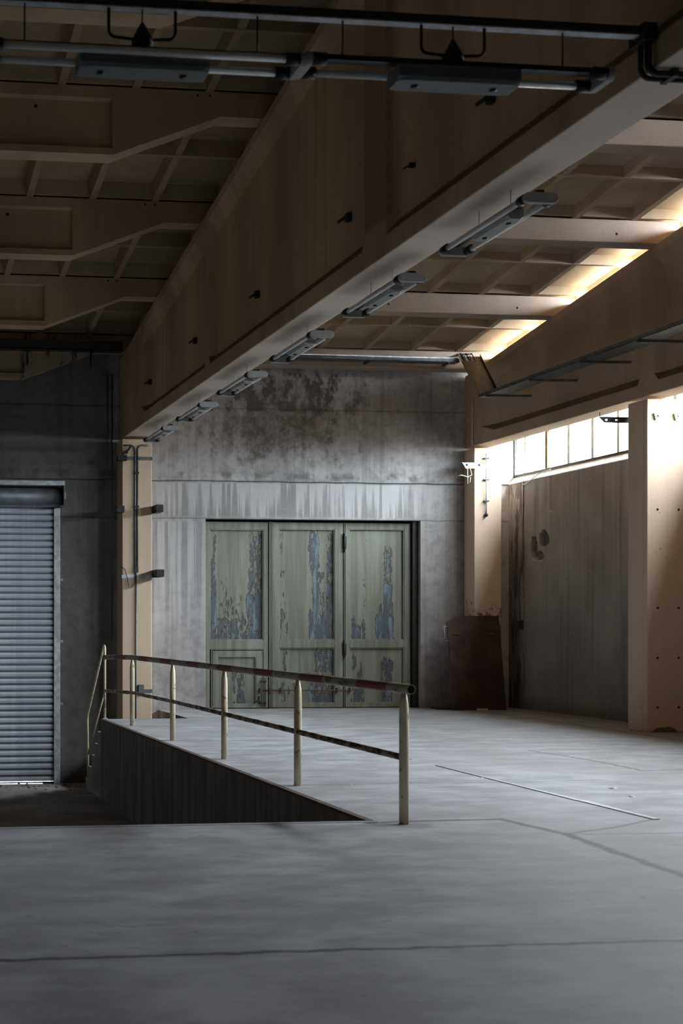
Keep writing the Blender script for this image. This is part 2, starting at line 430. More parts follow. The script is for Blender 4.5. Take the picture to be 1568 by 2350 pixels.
# ------------------------------------------------------------------ walls
def wallboxes(m, rects, y0, y1):
    for x0, x1, z0, z1 in rects: m.box(x0, x1, y0, y1, z0, z1)
DX0, DX1, DZ = 6.19, 10.17, 3.375       # folding door opening
SX0, SX1, SZ = -0.6, 3.46, 3.6          # shutter opening
m = MB()
t1 = YB+.35
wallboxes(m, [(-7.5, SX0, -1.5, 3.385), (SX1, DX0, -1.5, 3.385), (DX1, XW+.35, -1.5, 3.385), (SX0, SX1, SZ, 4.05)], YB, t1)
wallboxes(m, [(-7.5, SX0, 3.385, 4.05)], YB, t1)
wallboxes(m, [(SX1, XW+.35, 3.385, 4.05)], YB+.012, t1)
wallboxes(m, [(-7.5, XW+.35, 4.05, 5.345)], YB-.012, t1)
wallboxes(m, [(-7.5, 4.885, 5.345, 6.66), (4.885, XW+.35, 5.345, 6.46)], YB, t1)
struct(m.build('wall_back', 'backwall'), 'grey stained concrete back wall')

# right wall below the band windows, with a knocked-out hole
def rightwall():
    y0, y1, z0, z1 = 18.5, YB, 0.0, 4.05
    s_ = .045; ny, nz = int((y1-y0)/s_), int((z1-z0)/s_)
    vs, dark = [], []
    for i in range(ny+1):
        for j in range(nz+1):
            yy, zz = y0+(y1-y0)*i/ny, z0+(z1-z0)*j/nz
            h = 0
            for (cy, cz, ry, rz) in ((23.2, 2.86, .10, .22), (22.85, 2.98, .16, .13), (23.0, 2.70, .13, .08)):
                d = ((yy-cy)/ry)**2+((zz-cz)/rz)**2+random.uniform(-.25, .25)
                if d < 1: h = max(h, .09)
            vs.append((XW+h, yy, zz)); dark.append(min(1, h*7)*random.uniform(.5, 1))
    fs = []
    for i in range(ny):
        for j in range(nz):
            a = i*(nz+1)+j; fs.append((a, a+1, a+nz+2, a+nz+1))
    k = len(vs)
    vs += [(XW, y0, z0), (XW, y1, z0), (XW+.3, y0, z0), (XW+.3, y1, z0), (XW+.3, y0, z1), (XW+.3, y1, z1), (XW, y0, z1), (XW, y1, z1)]
    dark += [0]*8
    fs += [(k+6, k+7, k+5, k+4), (k+2, k+3, k+5, k+4), (k, k+2, k+4, k+6), (k+1, k+3, k+5, k+7)]
    m = MB().add(vs, fs)
    o = m.build('wall_right', 'rightwall')
    at = o.data.attributes.new('dark', 'FLOAT', 'POINT'); at.data.foreach_set('value', dark)
    return o
struct(rightwall(), 'grey right wall below the band window')
struct(box(XW, XW+.3, -7, 18.5, 0, 4.05).build('wall_right', 'rightwall'))
struct(box(-7.8, -7.5, -7, YB+.35, -1.5, 8.6).build('wall_left', 'rightwall'))
struct(box(-7.8, XW+.3, -7.3, -7, -1.5, 8.6).build('wall_front', 'rightwall'))

# ------------------------------------------------------------------ roof panels (coffered)
def roof(name, x0, x1, ribx, zrib, purl, ydet):
    m = MB()
    ylist = [YB+.4, RIDGE, -7.3]
    T = .13 if x1 > 5 else .19
    def zr(y): return zrib(y)
    for ya, yb in ((YB+.4, RIDGE), (RIDGE, -7.3)):
        m.loft([[(x0, y, zr(y)+T), (x1, y, zr(y)+T), (x1, y, zr(y)+T+.1), (x0, y, zr(y)+T+.1)] for y in (ya, yb)])
    spans = [(purl[i]+.3, purl[i+1]) for i in range(len(purl)-1)]
    for a, b in spans:
        for x in ribx:
            if x < x0+.1 or x > x1: continue
            m.loft([[(x-.045, y, zr(y)), (x+.045, y, zr(y)), (x+.075, y, zr(y)+T+.01), (x-.075, y, zr(y)+T+.01)] for y in (a-.02, b+.02)])
        c = (a+b)/2
        m.loft([[(x, c-.04, zr(c)), (x, c+.04, zr(c)), (x, c+.07, zr(c)+T+.01), (x, c-.07, zr(c)+T+.01)] for x in (x0, x1)])
        for e, sg in ((a, 1), (b, -1)):
            m.loft([[(x, e, zr(e)+.02), (x, e+sg*.04, zr(e)+.02), (x, e+sg*.1, zr(e)+T+.01), (x, e, zr(e)+T+.01)] for x in (x0, x1)])
    if x1 > 5:
        for a, b in spans+[(YB-.05, YB-.1)]:
            m.loft([[(11.58, y, zr(y)+.04), (11.65, y, zr(y)+.04), (11.68, y, zr(y)+T+.01), (11.54, y, zr(y)+T+.01)] for y in (a-.02, b+.02)])
        for a, b in spans:
            m.loft([[(11.30, y, zgR(y)-.02), (11.37, y, zgR(y)-.02), (11.37, y, zgR(y)+.20), (11.30, y, zgR(y)+.20)] for y in (a, b)])  # added upstand on the girder, narrows the daylight gap
        m.loft([[(11.05, y, zgR(y)-.03), (11.25, y, zgR(y)-.03), (11.25, y, zgR(y)+.42), (11.05, y, zgR(y)+.42)] for y in (-6.99, RIDGE, 10.0)])  # added infill out of view, shuts daylight out of the near roof gap
    if x1 < 5:
        for ya, yb in ((YB+.3, RIDGE), (RIDGE, -6.99)):
            m.loft([[(4.87, y, zgL(y)-.02), (4.9, y, zgL(y)-.02), (4.9, y, zgL(y)+.57), (4.87, y, zgL(y)+.57)] for y in (ya, yb)])  # added infill over the girder, stops light crossing between the bays
    return m.build(name, 'slab')
PUR = [7.1, 9.9, 12.7, 15.5, 18.4, 21.15, 23.75]
PURR = [7.0, 9.75, 12.5, 15.3, 18.05, 20.95, 23.72]
struct(roof('ceiling', -7.8, 4.9, [4.02-.85*k for k in range(14)], lambda y: zgL(y)+.285, PUR, 9), 'brown coffered roof panels of the left bay')
struct(roof('ceiling', 4.9, 12.05, [10.68-.85*k for k in range(7)], lambda y: zgR(y)+.315, PURR, 9), 'tan coffered roof panels of the right bay')

# ------------------------------------------------------------------ girders
def girder(name, xc, h, zb, zt, pil, label, mat='girder'):
    def sec(y, r):
        t = zt(y); L = [(-h, zb), (-h, zb+.18), (-h+r, zb+.18+.12), (-h+r, t-.34), (-h, t-.12), (-h, t)]
        pts = L+[(-a, b) for a, b in reversed(L)]
        return [(xc+a, y, b) for a, b in pts]
    st = []
    R = .10
    for y0, y1, t0, t1 in pil:           # near edge, far edge of flush block, transition lengths
        st += [(y1+t1, R), (y1, 0), (y0, 0), (y0-t0, R)]
    st = [(YB-.02, 0)]+[q for q in st if q[0] < YB-.02]
    st.append((RIDGE, R)); st.append((-7, R))
    st.sort(key=lambda q: -q[0])
    m = MB().loft([sec(y, r) for y, r in st])
    return tag(m.build(name, mat, bevel=.012), label, 'girder')
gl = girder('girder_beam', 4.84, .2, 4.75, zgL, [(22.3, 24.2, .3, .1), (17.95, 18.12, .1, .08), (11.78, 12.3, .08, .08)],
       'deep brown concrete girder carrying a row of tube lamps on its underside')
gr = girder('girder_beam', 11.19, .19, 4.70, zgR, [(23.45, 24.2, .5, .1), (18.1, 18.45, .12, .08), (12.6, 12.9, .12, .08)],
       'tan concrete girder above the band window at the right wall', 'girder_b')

# ------------------------------------------------------------------ purlins
def purlinR(y, label):
    z = zgR(y)
    m = MB().box(5.0, 11.33, y, y+.3, z+.002, z+.315)
    t = thing('roof_beam', (8.5, y+.15, z), label, 'roof beam', None)
    m.build('beam', 'purlin', t, bevel=.012)
    for x in (8.3, 10.42, 6.2):
        MB().tube([(x, y-.002, z+.12), (x, y+.03, z+.12)], .017, 10).build('bolt_hole', 'black_hole', t)
    return t
labsR = {15.3: 'tan straight roof beam over the right bay, highest one in view', 18.05: 'tan straight roof beam in the right bay, behind the lamp nearest the camera',
         20.95: 'tan straight roof beam in the right bay, next before the back wall beam', 23.72: 'tan straight roof beam against the back wall, with a cable tray on its face'}
for y in PURR[3:]: purlinR(y, labsR[y])

def purlinL(y, label, stained=False):
    zt = zgL(y)+.285; zth = zgL(y)+.004; zd = zt-.765
    X1, XH, XT = 4.86, 4.15, 2.9
    t = thing('haunched_roof_beam', (0, y+.15, zd), label, 'roof beam')
    def zb(x):
        if x >= XH: return zth
        if x >= XT: return zth+(zd-zth)*(XH-x)/(XH-XT)
        return zd
    def sec(x, r):
        b = zb(x)
        hi, lo = zt-.13, min(b+.075, zt-.16)
        hi2, lo2 = hi-.02, lo+.015
        F_ = [(y, b), (y, lo), (y+r, lo2), (y+r, hi2), (y, hi), (y, zt)]
        return [(x, a, c) for a, c in F_+[(y+.3, zt), (y+.3, b)]]
    r = .07
    st = [(X1, 0), (XH, 0), (XT, 0), (XT-.01, r), (-5.9, r), (-5.91, 0), (-7.15, 0), (-7.6, 0)]
    zb0 = zb
    def zb(x):
        if x < -7.15: return zth
        if x < -5.91: return zd+(zth-zd)*(-5.91-x)/(7.15-5.91)
        return zb0(x)
    MB().loft([sec(x, q) for x, q in st]).build('beam', 'stain' if stained else 'precast', t)
    for x, dz, rr in ((2.03, .23, .02), (3.88, .05, .013), (4.02, .05, .013)):
        yy = y+(r if x < XT else 0)
        MB().tube([(x, yy-.003, zt-dz), (x, yy+.03, zt-dz)], rr, 10).build('bolt_hole', 'black_hole', t)
    return t
n = N('brown_stained_precast')
b0 = n.mix(n.step(n.noise(k=(1, 1, .4), scale=1.0, detail=6), .3, .7), (.36, .28, .205), (.46, .37, .28))
stn = n.mul(n.step(n.noise(k=(9, 1, 1.5), scale=1.2, detail=6, off=31), .54, .60), n.band(n.X, 2.85, 3.9, .08))
M['stain'] = n.bsdf(n.mix(n.mul(stn, .85), b0, (.10, .05, .03)), .85, spec=.25)
labsL = {12.7: 'deep haunched roof beam of the left bay crossing the top edge of the picture', 15.5: 'deep haunched roof beam of the left bay just below the hanging lamps',
         18.4: 'deep haunched roof beam of the left bay, second below the hanging lamps', 21.15: 'deep haunched roof beam of the left bay, third below the hanging lamps',
         23.75: 'haunched roof beam with brown stains against the back wall above the shutter'}
for y in PUR[2:]: purlinL(y, labsL[y], y == 23.75)

# ------------------------------------------------------------------ columns
def column(x0, x1, y0, y1, z0, z1, label, notch=False):
    t = thing('concrete_column', ((x0+x1)/2, (y0+y1)/2, z0), label, 'column')
    m = MB()
    if notch:
        prof = [(x0, z0), (x0+.09, z0), (x0+.13, z0+.04), (x0+.16, z0+.055), (x1-.19, z0+.07), (x1-.13, z0+.04), (x1-.1, z0), (x1, z0), (x1, z1), (x0, z1)]
        m.loft([[(x, y0, z) for x, z in prof], [(x, y0+.10, z) for x, z in prof]])
        m.box(x0, x1, y0+.10, y1, z0, z1)
    else: m.box(x0, x1, y0, y1, z0, z1)
    m.build('shaft', 'precast_col', t, bevel=.012)
    return t
cL = column(4.58, 5.10, 23.6, YB-.013, PITZ, 4.70, 'tan concrete column under the lamp-lined girder, with conduits down its face')
cR = column(10.99, 11.5, 23.72, YB-.013, 0, 4.66, 'tan concrete column in the back right corner behind the rusty sheet')
cN = column(11.0, 11.55, 18.27, 18.76, 0, 4.66, 'tan concrete column with drilled holes at the right edge of the picture', True)
for z in (3.115, 1.737, 1.038, .346):
    for x in (11.155, 11.47):
        MB().tube([(x, 18.265, z), (x, 18.31, z)], .016, 10).build('drilled_hole', 'black_hole', cN)
for i, x in enumerate((11.15, 11.45)):
    pl = tag(MB().add([(x+a*.05*math.cos(.25)-b*.05*math.sin(.25), 18.27-d, 4.42+a*.05*math.sin(.25)+b*.05*math.cos(.25)) for d in (0, .03) for a, b in ((-1,-1),(1,-1),(1,1),(-1,1))],
        [(0,1,2,3),(4,5,6,7),(0,1,5,4),(1,2,6,5),(2,3,7,6),(3,0,4,7)]).build('anchor_plate', 'galv'),
        'tilted square steel plate on the near column, ' + ('beside its left edge' if i == 0 else 'at the picture edge'), 'plate')
    MB().tube([(x, 18.24, 4.42), (x, 18.225, 4.42)], .014, 8).build('bolt', 'galv', pl)

# ------------------------------------------------------------------ right band windows
def bandwin(name, y0, y1, mull, brown=None):
    w = struct(empty(name, (XW+.05, (y0+y1)/2, 4.13)))
    x0, x1 = XW+.09, XW+.14
    zb, zt = 4.17, 5.05
    MB().box(x0, x1, y0, y1, zb, zb+.05).box(x0, x1, y0, y1, zt-.05, zt).box(x0, x1, y0, y0+.04, zb, zt).box(x0, x1, y1-.04, y1, zb, zt).build('frame', 'dark_steel', w)
    MB().loft([[(XW-.004, y, 4.051), (XW+.3, y, 4.051), (XW+.3, y, 4.17), (XW+.085, y, 4.17), (XW-.004, y, 4.065)] for y in (y0, y1)]).build('sill', 'white', w)
    ys = [y0+.04]+sorted(mull)+[y1-.04]
    for q in sorted(mull):
        o = MB().box(x0+.003, x1-.003, q-.038, q+.038, zb+.05, zt-.05).build('mullion', 'rust_bar' if brown and abs(q-brown) < .1 else 'galv', w)
    for a, b in zip(ys[:-1], ys[1:]):
        MB().box(XW+.113, XW+.118, a, b, zb+.04, zt-.04).build('pane', 'glass', w)
    return w
m1 = [23.72-.768*k for k in range(7)]
bandwin('window_1', 18.6, YB, m1, 22.95)
bandwin('window_2', 12.9, 18.25, [18.25-.768*k for k in range(1, 7)])
struct(box(XW, XW+.3, 18.25, 18.6, 4.05, 5.05).build('trim_1', 'precast_col'))
struct(box(XW, XW+.3, 12.55, 12.9, 4.05, 5.05).build('trim_2', 'precast_col'))
struct(box(XW, XW+.3, -7, 9.6, 4.05, 5.05).build('trim_4', 'precast_col'))  # unseen wall fill, its length shaped to keep daylight off the foreground
struct(box(11.375, XW+.3, -7, 24.5, 5.05, 5.3).build('trim_3', 'precast'))

# ------------------------------------------------------------------ world + daylight
SKY = 102.0
w = bpy.data.worlds.new('overcast'); scene.world = w; w.use_nodes = True
t = w.node_tree; t.nodes.clear()
ow = t.nodes.new('ShaderNodeOutputWorld'); bg = t.nodes.new('ShaderNodeBackground')
tc = t.nodes.new('ShaderNodeTexCoord'); sx = t.nodes.new('ShaderNodeSeparateXYZ'); mr = t.nodes.new('ShaderNodeMapRange'); 
t.links.new(tc.outputs['Generated'], sx.inputs[0]); t.links.new(sx.outputs[2], mr.inputs['Value'])
# overcast sky: dull ground below the horizon, sky growing brighter towards the zenith
rp = t.nodes.new('ShaderNodeValToRGB'); rp.color_ramp.elements[0].position = 0.46; rp.color_ramp.elements[0].color = (.10, .092, .08, 1)
rp.color_ramp.elements[1].position = .53; rp.color_ramp.elements[1].color = (.50, .55, .60, 1)
e_ = rp.color_ramp.elements.new(.80); e_.color = (.95, 1.0, 1.08, 1)
mr.inputs['From Min'].default_value = -1; mr.inputs['From Max'].default_value = 1
t.links.new(mr.outputs[0], rp.inputs[0])
t.links.new(rp.outputs[0], bg.inputs[0]); bg.inputs[1].default_value = SKY
t.links.new(bg.outputs[0], ow.inputs[0])
def portal(name, loc, rot, sx_, sy_):
    l = bpy.data.lights.new(name, 'AREA'); l.shape = 'RECTANGLE'; l.size = sx_; l.size_y = sy_
    l.cycles.is_portal = True
    o = bpy.data.objects.new(name, l); COL.objects.link(o); o.location = loc; o.rotation_euler = rot
for i, (a, b) in enumerate(((18.6, 24.15), (12.9, 18.25), (9.6, 12.55))):
    portal('daylight_portal', (XW+.2, (a+b)/2, 4.61), (0, PI/2, 0), .9, b-a)
portal('daylight_portal', (11.5, 17.8, zgR(17.8)+.2), (math.atan(-.125), PI/2, 0), .5, 12.7)
#@REST
# ------------------------------------------------------------------ folding door
D = struct(empty('door_1', ((DX0+DX1)/2, YB+.2, 0)), 'three-leaf folding door with peeling olive paint in the back wall')
D['category'] = 'door'
LEAVES = [(6.22, 7.385), (7.47, 8.775), (8.82, 10.05)]
YD = YB+.17
BLOBS = []     # zoom-picture rectangles turned into wall metres: x0, x1, z0, z1, strength
def bl(x0, x1, z0, z1, k): BLOBS.append((x0, x1, z0, z1, k))
def zx(v): return 6.23+(430+v/2.75-470)*.00808
def zz(v): return (1628-(1160+v/2.75))*.00776
for a, b, c, d, k in ((120, 188, 560, 860, .62), (135, 186, 330, 600, .52), (150, 180, 160, 420, .5), (365, 470, 540, 860, .62), (375, 430, 380, 560, .6), (385, 480, 160, 560, .44),
                      (180, 370, 690, 860, .52), (190, 360, 560, 700, .4), (190, 300, 430, 580, .3),
                      (765, 915, 660, 850, .75), (785, 830, 150, 680, .72), (760, 820, 120, 420, .5), (870, 925, 480, 680, .66), (875, 925, 160, 500, .5), (820, 870, 400, 700, .42),
                      (570, 610, 160, 860, .36), (590, 640, 640, 860, .38), (700, 730, 560, 800, .25),
                      (1190, 1310, 680, 850, .68), (1238, 1305, 480, 700, .68), (1240, 1300, 240, 500, .48), (1200, 1240, 600, 800, .45), (1035, 1130, 745, 850, .56), (1030, 1060, 680, 800, .4), (1100, 1130, 400, 760, .26),
                      (800, 925, 900, 1060, .56), (760, 925, 1060, 1300, .6), (585, 625, 900, 1300, .42), (625, 700, 1100, 1300, .3),
                      (1225, 1305, 960, 1300, .58), (1040, 1110, 930, 1100, .42), (1035, 1120, 1100, 1300, .5), (280, 365, 1040, 1300, .52), (240, 290, 1120, 1300, .3)):
    bl(zx(a), zx(b), zz(d), zz(c), k)
def sst(t): t = max(0, min(1, t)); return t*t*(3-2*t)
def peel(x, z):
    v = 0.02
    for x0, x1, z0, z1, k in BLOBS:
        e = .035
        a = sst((x-x0+e)/(2*e))*sst((x1+e-x)/(2*e))*sst((z-z0+.08)/.12)*sst((z1+.12-z)/.24)
        v = max(v, a*k)
    return v
def panel(name, x0, x1, z0, z1, y, parent):
    nx, nz = max(2, int((x1-x0)/.02)), max(2, int((z1-z0)/.025))
    vs, fs, at = [], [], []
    for i in range(nx+1):
        for j in range(nz+1):
            x, z = x0+(x1-x0)*i/nx, z0+(z1-z0)*j/nz
            vs.append((x, y, z)); at.append(peel(x, z))
    for i in range(nx):
        for j in range(nz):
            a = i*(nz+1)+j; fs.append((a, a+nz+1, a+nz+2, a+1))
    k = len(vs)
    vs += [(x0, y, z0), (x1, y, z0), (x1, y, z1), (x0, y, z1), (x0, y+.02, z0), (x1, y+.02, z0), (x1, y+.02, z1), (x0, y+.02, z1)]
    at += [0]*8
    fs += [(k+4, k+7, k+6, k+5), (k, k+1, k+5, k+4), (k+1, k+2, k+6, k+5), (k+2, k+3, k+7, k+6), (k+3, k, k+4, k+7)]
    o = MB().add(vs, fs).build(name, 'door_peel', parent)
    A = o.data.attributes.new('peel', 'FLOAT', 'POINT'); A.data.foreach_set('value', at)
    return o
def ringbox(m, X0, X1, Z0, Z1, x0, x1, z0, z1, y0, y1):
    m.box(X0, x0, y0, y1, Z0, Z1).box(x1, X1, y0, y1, Z0, Z1).box(x0, x1, y0, y1, Z0, z0).box(x0, x1, y0, y1, z1, Z1)
PAN = [((6.31, 7.30, 1.225, 3.21), (6.335, 7.305, .02, 1.065)), ((7.59, 8.625, 1.225, 3.225), (7.59, 8.625, .08, 1.09)), ((8.895, 9.935, 1.225, 3.235), (8.895, 9.935, .08, 1.09))]
for i, ((a, b), (u, l)) in enumerate(zip(LEAVES, PAN)):
    m = MB()
    zt = 3.345
    m.box(a, u[0], YD, YD+.06, .012, zt).box(u[1], b, YD, YD+.06, .012, zt)
    m.box(u[0], u[1], YD, YD+.06, u[3], zt).box(u[0], u[1], YD, YD+.06, l[3], u[2]).box(u[0], u[1], YD, YD+.06, .012, l[2])
    for p in (u, l):       # raised moulding round each panel
        m.box(p[0], p[0]+.018, YD+.008, YD+.05, p[2], p[3]).box(p[1]-.018, p[1], YD+.008, YD+.05, p[2], p[3])
        m.box(p[0], p[1], YD+.008, YD+.05, p[2], p[2]+.018).box(p[0], p[1], YD+.008, YD+.05, p[3]-.018, p[3])
    L = m.build('leaf', 'door_paint', D, bevel=.004)
    panel('panel', u[0], u[1], u[2], u[3], YD+.048, L)
    if i > 0: panel('panel', l[0], l[1], l[2], l[3], YD+.048, L)
    else:
        m = MB(); ringbox(m, l[0]+.03, l[1]-.02, .015, l[3]-.03, 6.465, 7.165, .09, .92, YD+.012, YD+.05)
        m.box(6.465, 6.48, YD+.02, YD+.05, .09, .92).box(7.15, 7.165, YD+.02, YD+.05, .09, .92)
        m.build('wicket_door', 'door_paint', L, bevel=.004)
        panel('panel', 6.465, 7.165, .09, .92, YD+.05, L)
        MB().tube([(7.215, YD-.035, .16), (7.14, YD-.045, .115)], .011).tube([(7.215, YD+.02, .16), (7.215, YD-.04, .16)], .012).box(7.195, 7.235, YD+.002, YD+.012, .08, .22).build('handle', 'dark_steel', L)
m = MB()
for x in (7.405, 7.43, 7.455): m.box(x-.007, x+.007, YD-.02, YD+.05, .012, 3.35)
m.box(7.398, 7.462, YD+.012, YD+.05, .012, 3.35)
m.build('cover_strip', 'door_paint', D)
MB().box(8.789, 8.812, YD+.02, YD+.05, .012, 3.35).box(8.79, 8.803, YD-.008, YD+.03, .012, 3.35).build('cover_strip', 'door_paint', D)
for z0, z1 in ((2.82, 3.15), (.9, 1.22)):
    MB().tube([(8.797, YD-.02, z0), (8.797, YD-.02, z1)], .018, 10).box(8.76, 8.84, YD-.006, YD+.003, z0+.05, z1-.05).build('hinge', 'dark_steel', D)
m = MB().tube([(7.18, YD-.03, .328), (8.98, YD-.03, .318)], .009, 8)
for x in (7.24, 7.42, 7.62, 8.66, 8.9): m.box(x-.014, x+.014, YD-.045, YD+.005, .28, .365)
m.build('locking_bar', 'rust_bar', D)
MB().box(DX0-.2, DX1+.2, t1+.002, t1+.02, -.25, DZ+.25).build('leak_blocker', 'black_hole', D)  # added sheet behind the wall, blocks daylight leaking round the door
m = MB()
for x in (7.255, 7.325): m.tube([(x, YD-.02, .03), (x, YD-.02, .55)], .008, 8).box(x-.015, x+.015, YD-.03, YD+.002, .47, .5).box(x-.015, x+.015, YD-.03, YD+.002, .08, .11)
m.build('shoot_bolt', 'dark_steel', D)
MB().box(DX0, DX0+.02, YB+.12, YB+.3, 0, DZ).box(10.065, DX1, YB+.10, YB+.32, 0, DZ).build('door_frame', 'dark_steel', D)
struct(box(DX0+.001, DX1-.001, YB+.001, YB+.35, -.2, -.001).build('trim_5', 'pit'))

# ------------------------------------------------------------------ roller shutter
S = thing('roller_shutter', (1.43, YB, PITZ), 'tall galvanised roller shutter in the back wall beside the truck pit', 'shutter')
z, prof = -1.235, []
yS = YB-.035
while z < 3.62:
    prof += [(yS+.03, z+.004), (yS+.004, z+.012), (yS-.004, z+.05), (yS+.002, z+.086), (yS+.03, z+.094)]
    z += .114
m = MB(); k = len(prof)
m.add([(x, a, b) for x in (SX0-.02, 3.468) for a, b in prof], [(i, i+1, k+i+1, k+i) for i in range(k-1)])
m.build('slat_curtain', 'shutter', S)
MB().box(-.62, 3.468, yS-.01, yS+.03, -1.262, -1.235).build('bottom_bar', 'galv', S)
MB().box(3.27, 3.468, yS-.012, yS+.03, PITZ+.001, -1.235).build('slit_blocker', 'rubber', S)  # added blocks cover parts of the bright slit under the shutter
for xa, xb in ((2.83, 2.865), (2.98, 3.005)): MB().box(xa, xb, yS-.01, yS+.03, PITZ+.001, -1.24).build('slit_blocker', 'rubber', S)
MB().box(3.462, 3.572, YB-.075, YB-.003, PITZ, 3.55).box(3.462, 3.468, YB-.08, YB-.02, PITZ, 3.55).build('guide_rail', 'galv', S, bevel=.004)
for zc in (2.29, 1.21, .12):
    MB().box(3.572, 3.625, YB-.03, YB-.003, zc-.02, zc+.02).tube([(3.605, YB-.03, zc), (3.605, YB-.045, zc)], .012, 8).build('clip', 'galv', S)
m = MB().box(-.7, 3.60, YB-.42, YB-.005, 3.9, 3.96).box(-.7, 3.6, YB-.425, YB-.41, 3.90, 3.975)
m.build('housing', 'galv', S)
MB().box(3.592, 3.604, YB-.42, YB-.005, 3.54, 3.9).box(3.58, 3.60, YB-.43, YB-.415, 3.54, 3.9).build('end_plate', 'galv_dark', S)
MB().box(3.604, 3.635, YB-.3, YB-.2, 3.68, 3.80).build('bearing', 'galv', S)
MB().tube([(-.65, YB-.2, 3.72), (3.575, YB-.2, 3.72)], .15, 28).build('roll', 'roll_steel', S)
MB().box(-.6, 3.5, YB-.13, YB-.10, 3.60, 3.63).build('lip', 'galv', S)

# ------------------------------------------------------------------ railing
RX = 4.11
R_ = thing('railing', (RX, 16, 0), 'cream tube railing with red-banded top rail along the platform edge', 'railing')
PY = [10.07, 12.6, 15.2, 17.75, 20.4]
for yp in PY:
    p = MB().tube([(RX, yp, 0), (RX, yp, .80), (RX, yp, .90), (RX, yp, .985)], .036, 16, rs=[.036, .036, .033, (.013, .037)])
    p.build('post', 'cream', R_)
m = MB(); path = [(RX, 9.93, 1.02), (RX, 20.4, 1.015), (4.03, 21.3, 1.0), (3.965, 21.85, .985)]
m.tube(path, .037, 16, cap=False)
m.tube([(RX, 9.93, 1.02), (RX, 10.3, 1.02)], .030, 16, cap=False)
V = [(RX+math.cos(2*PI*j/16)*r, 9.93, 1.02+math.sin(2*PI*j/16)*r) for r in (.037, .030) for j in range(16)]
m.add(V, [(j, (j+1) % 16, 16+(j+1) % 16, 16+j) for j in range(16)])
m.build('top_rail', 'banded', R_)
MB().tube([(RX, 9.945, 1.02), (RX, 9.96, 1.02)], .0299, 16).build('pipe_mouth', 'black_hole', R_)
MB().tube([(RX, 10.07, .50), (RX, 17.75, .505), (RX, 20.4, .49), (4.03, 21.3, .465), (3.965, 21.85, .45)], .026, 12).build('mid_rail', 'midrail', R_)
T = thing('stair_handrail', (3.95, 22.6, PITZ), 'slim cream handrail of bent tube leading down the dark steps', 'handrail')
MB().tube([(3.96, 21.86, .012), (3.96, 21.86, 1.08)]+arc((3.96, 21.93, 1.10), .07, PI, .15*PI, (0, 1, 0), (0, 0, 1))+[(3.945, 23.40, -.02), (3.945, 23.44, -.10), (3.945, 23.36, PITZ+.01)], .02, 10).build('handrail_tube', 'cream', T)
MB().tube([(3.955, 21.87, .42), (3.945, 23.39, -.70)], .015, 10).build('lower_bar', 'cream', T)
MB().box(3.92, 4.0, 21.80, 21.895, 0.004, .016).build('foot_plate', 'galv', T)

# ------------------------------------------------------------------ tube lamps
def tube_lamp(loc, lg, axis, label, group, both=True, drop=.2, rods=False, boxlen=.62):
    t = thing('tube_lamp', loc, label, 'lamp', group)
    cx, cy, cz = loc
    h = lg/2
    def P(u, w, z):          # u along the lamp, w across
        return (cx+w, cy+u, cz+z) if axis == 'Y' else (cx+u, cy+w, cz+z)
    def bx(m, u0, u1, w0, w1, z0, z1):
        vs = [P(u, w, z) for z in (z0, z1) for u, w in ((u0, w0), (u1, w0), (u1, w1), (u0, w1))]
        return m.add(vs, [(0,3,2,1),(4,5,6,7),(0,1,5,4),(1,2,6,5),(2,3,7,6),(3,0,4,7)])
    for sg in (-1, 1):
        if not both and sg == -1: continue
        MB().tube([P(-h+.05, sg*.1, 0), P(h-.05, sg*.1, 0)], .021, 14).build('tube', 'tube', t)
    for e in (-1, 1):
        m = MB(); out = []
        for j in range(9): a = -PI/2+PI*j/8; out.append((.092+math.cos(a)*.038, math.sin(a)*.038))
        for j in range(9): a = PI/2+PI*j/8; out.append((-.092+math.cos(a)*.038, math.sin(a)*.038))
        m.loft([[P(e*(h-.045), w, z) for w, z in out], [P(e*h, w, z) for w, z in out]])
        b = m.build('end_cap', 'lamp_grey', t, bevel=.005)
        for sg in (-1, 1):
            MB().tube([P(e*(h-.045), sg*.1, 0), P(e*(h-.125), sg*.1, 0)], .036, 14).build('seal_ring', 'lamp_dark', b)
    # casing with bevelled lower edge between the tubes
    m = MB(); bl_ = boxlen/2; bw = .066 if axis == 'Y' else .095; zo = 0 if axis == 'Y' else .045; o = -.04 if axis == 'Y' else 0
    sec = lambda u, k: [P(u, w, z-zo) for w, z in ((-bw, .05), (bw, .05), (bw, -.02), (bw-.012-k, -.042), (-bw+.012+k, -.042), (-bw, -.02))]
    m.loft([sec(o-bl_, .02), sec(o-bl_+.05, 0), sec(o+bl_-.05, 0), sec(o+bl_, .02)])
    c = m.build('ballast_box', 'lamp_grey' if axis == 'Y' else 'lamp_casing2', t, bevel=.004)
    for u in (-.2, .2):
        uu = o+u*(boxlen/.62)
        MB().tube([P(uu, 0, -.036-zo), P(uu, 0, -.052-zo)], .022, 12).build('screw_cap', 'lamp_dark', c)
    m = MB(); bx(m, -h+.02, h-.02, -.03, .03, .03, .06); m.build('spine', 'lamp_dark', t)  # spine made wide and black to stand for shade above the tubes
    m = MB()
    for u in (-.36*lg, .36*lg):
        m = MB()
        if rods: m.tube([P(u, 0, .05), P(u, 0, drop)], .0055, 8)
        else: m.tube([P(u*.5, 0, .05), P(u*.5, 0, drop)], .0045, 6)
        m.build('hanger', 'dark_steel' if rods else 'galv', t)
    return t
M['lamp_casing2'] = plain('dark_lamp_casing', (.15, .17, .18), .45, var=.1)
ordn = ['nearest to the camera', 'second from the camera', 'third from the camera', 'fourth from the camera', 'fifth from the camera', 'nearest to the back wall column']
Ys = [9.42, 11.72, 14.12, 16.47, 18.82, 21.14]
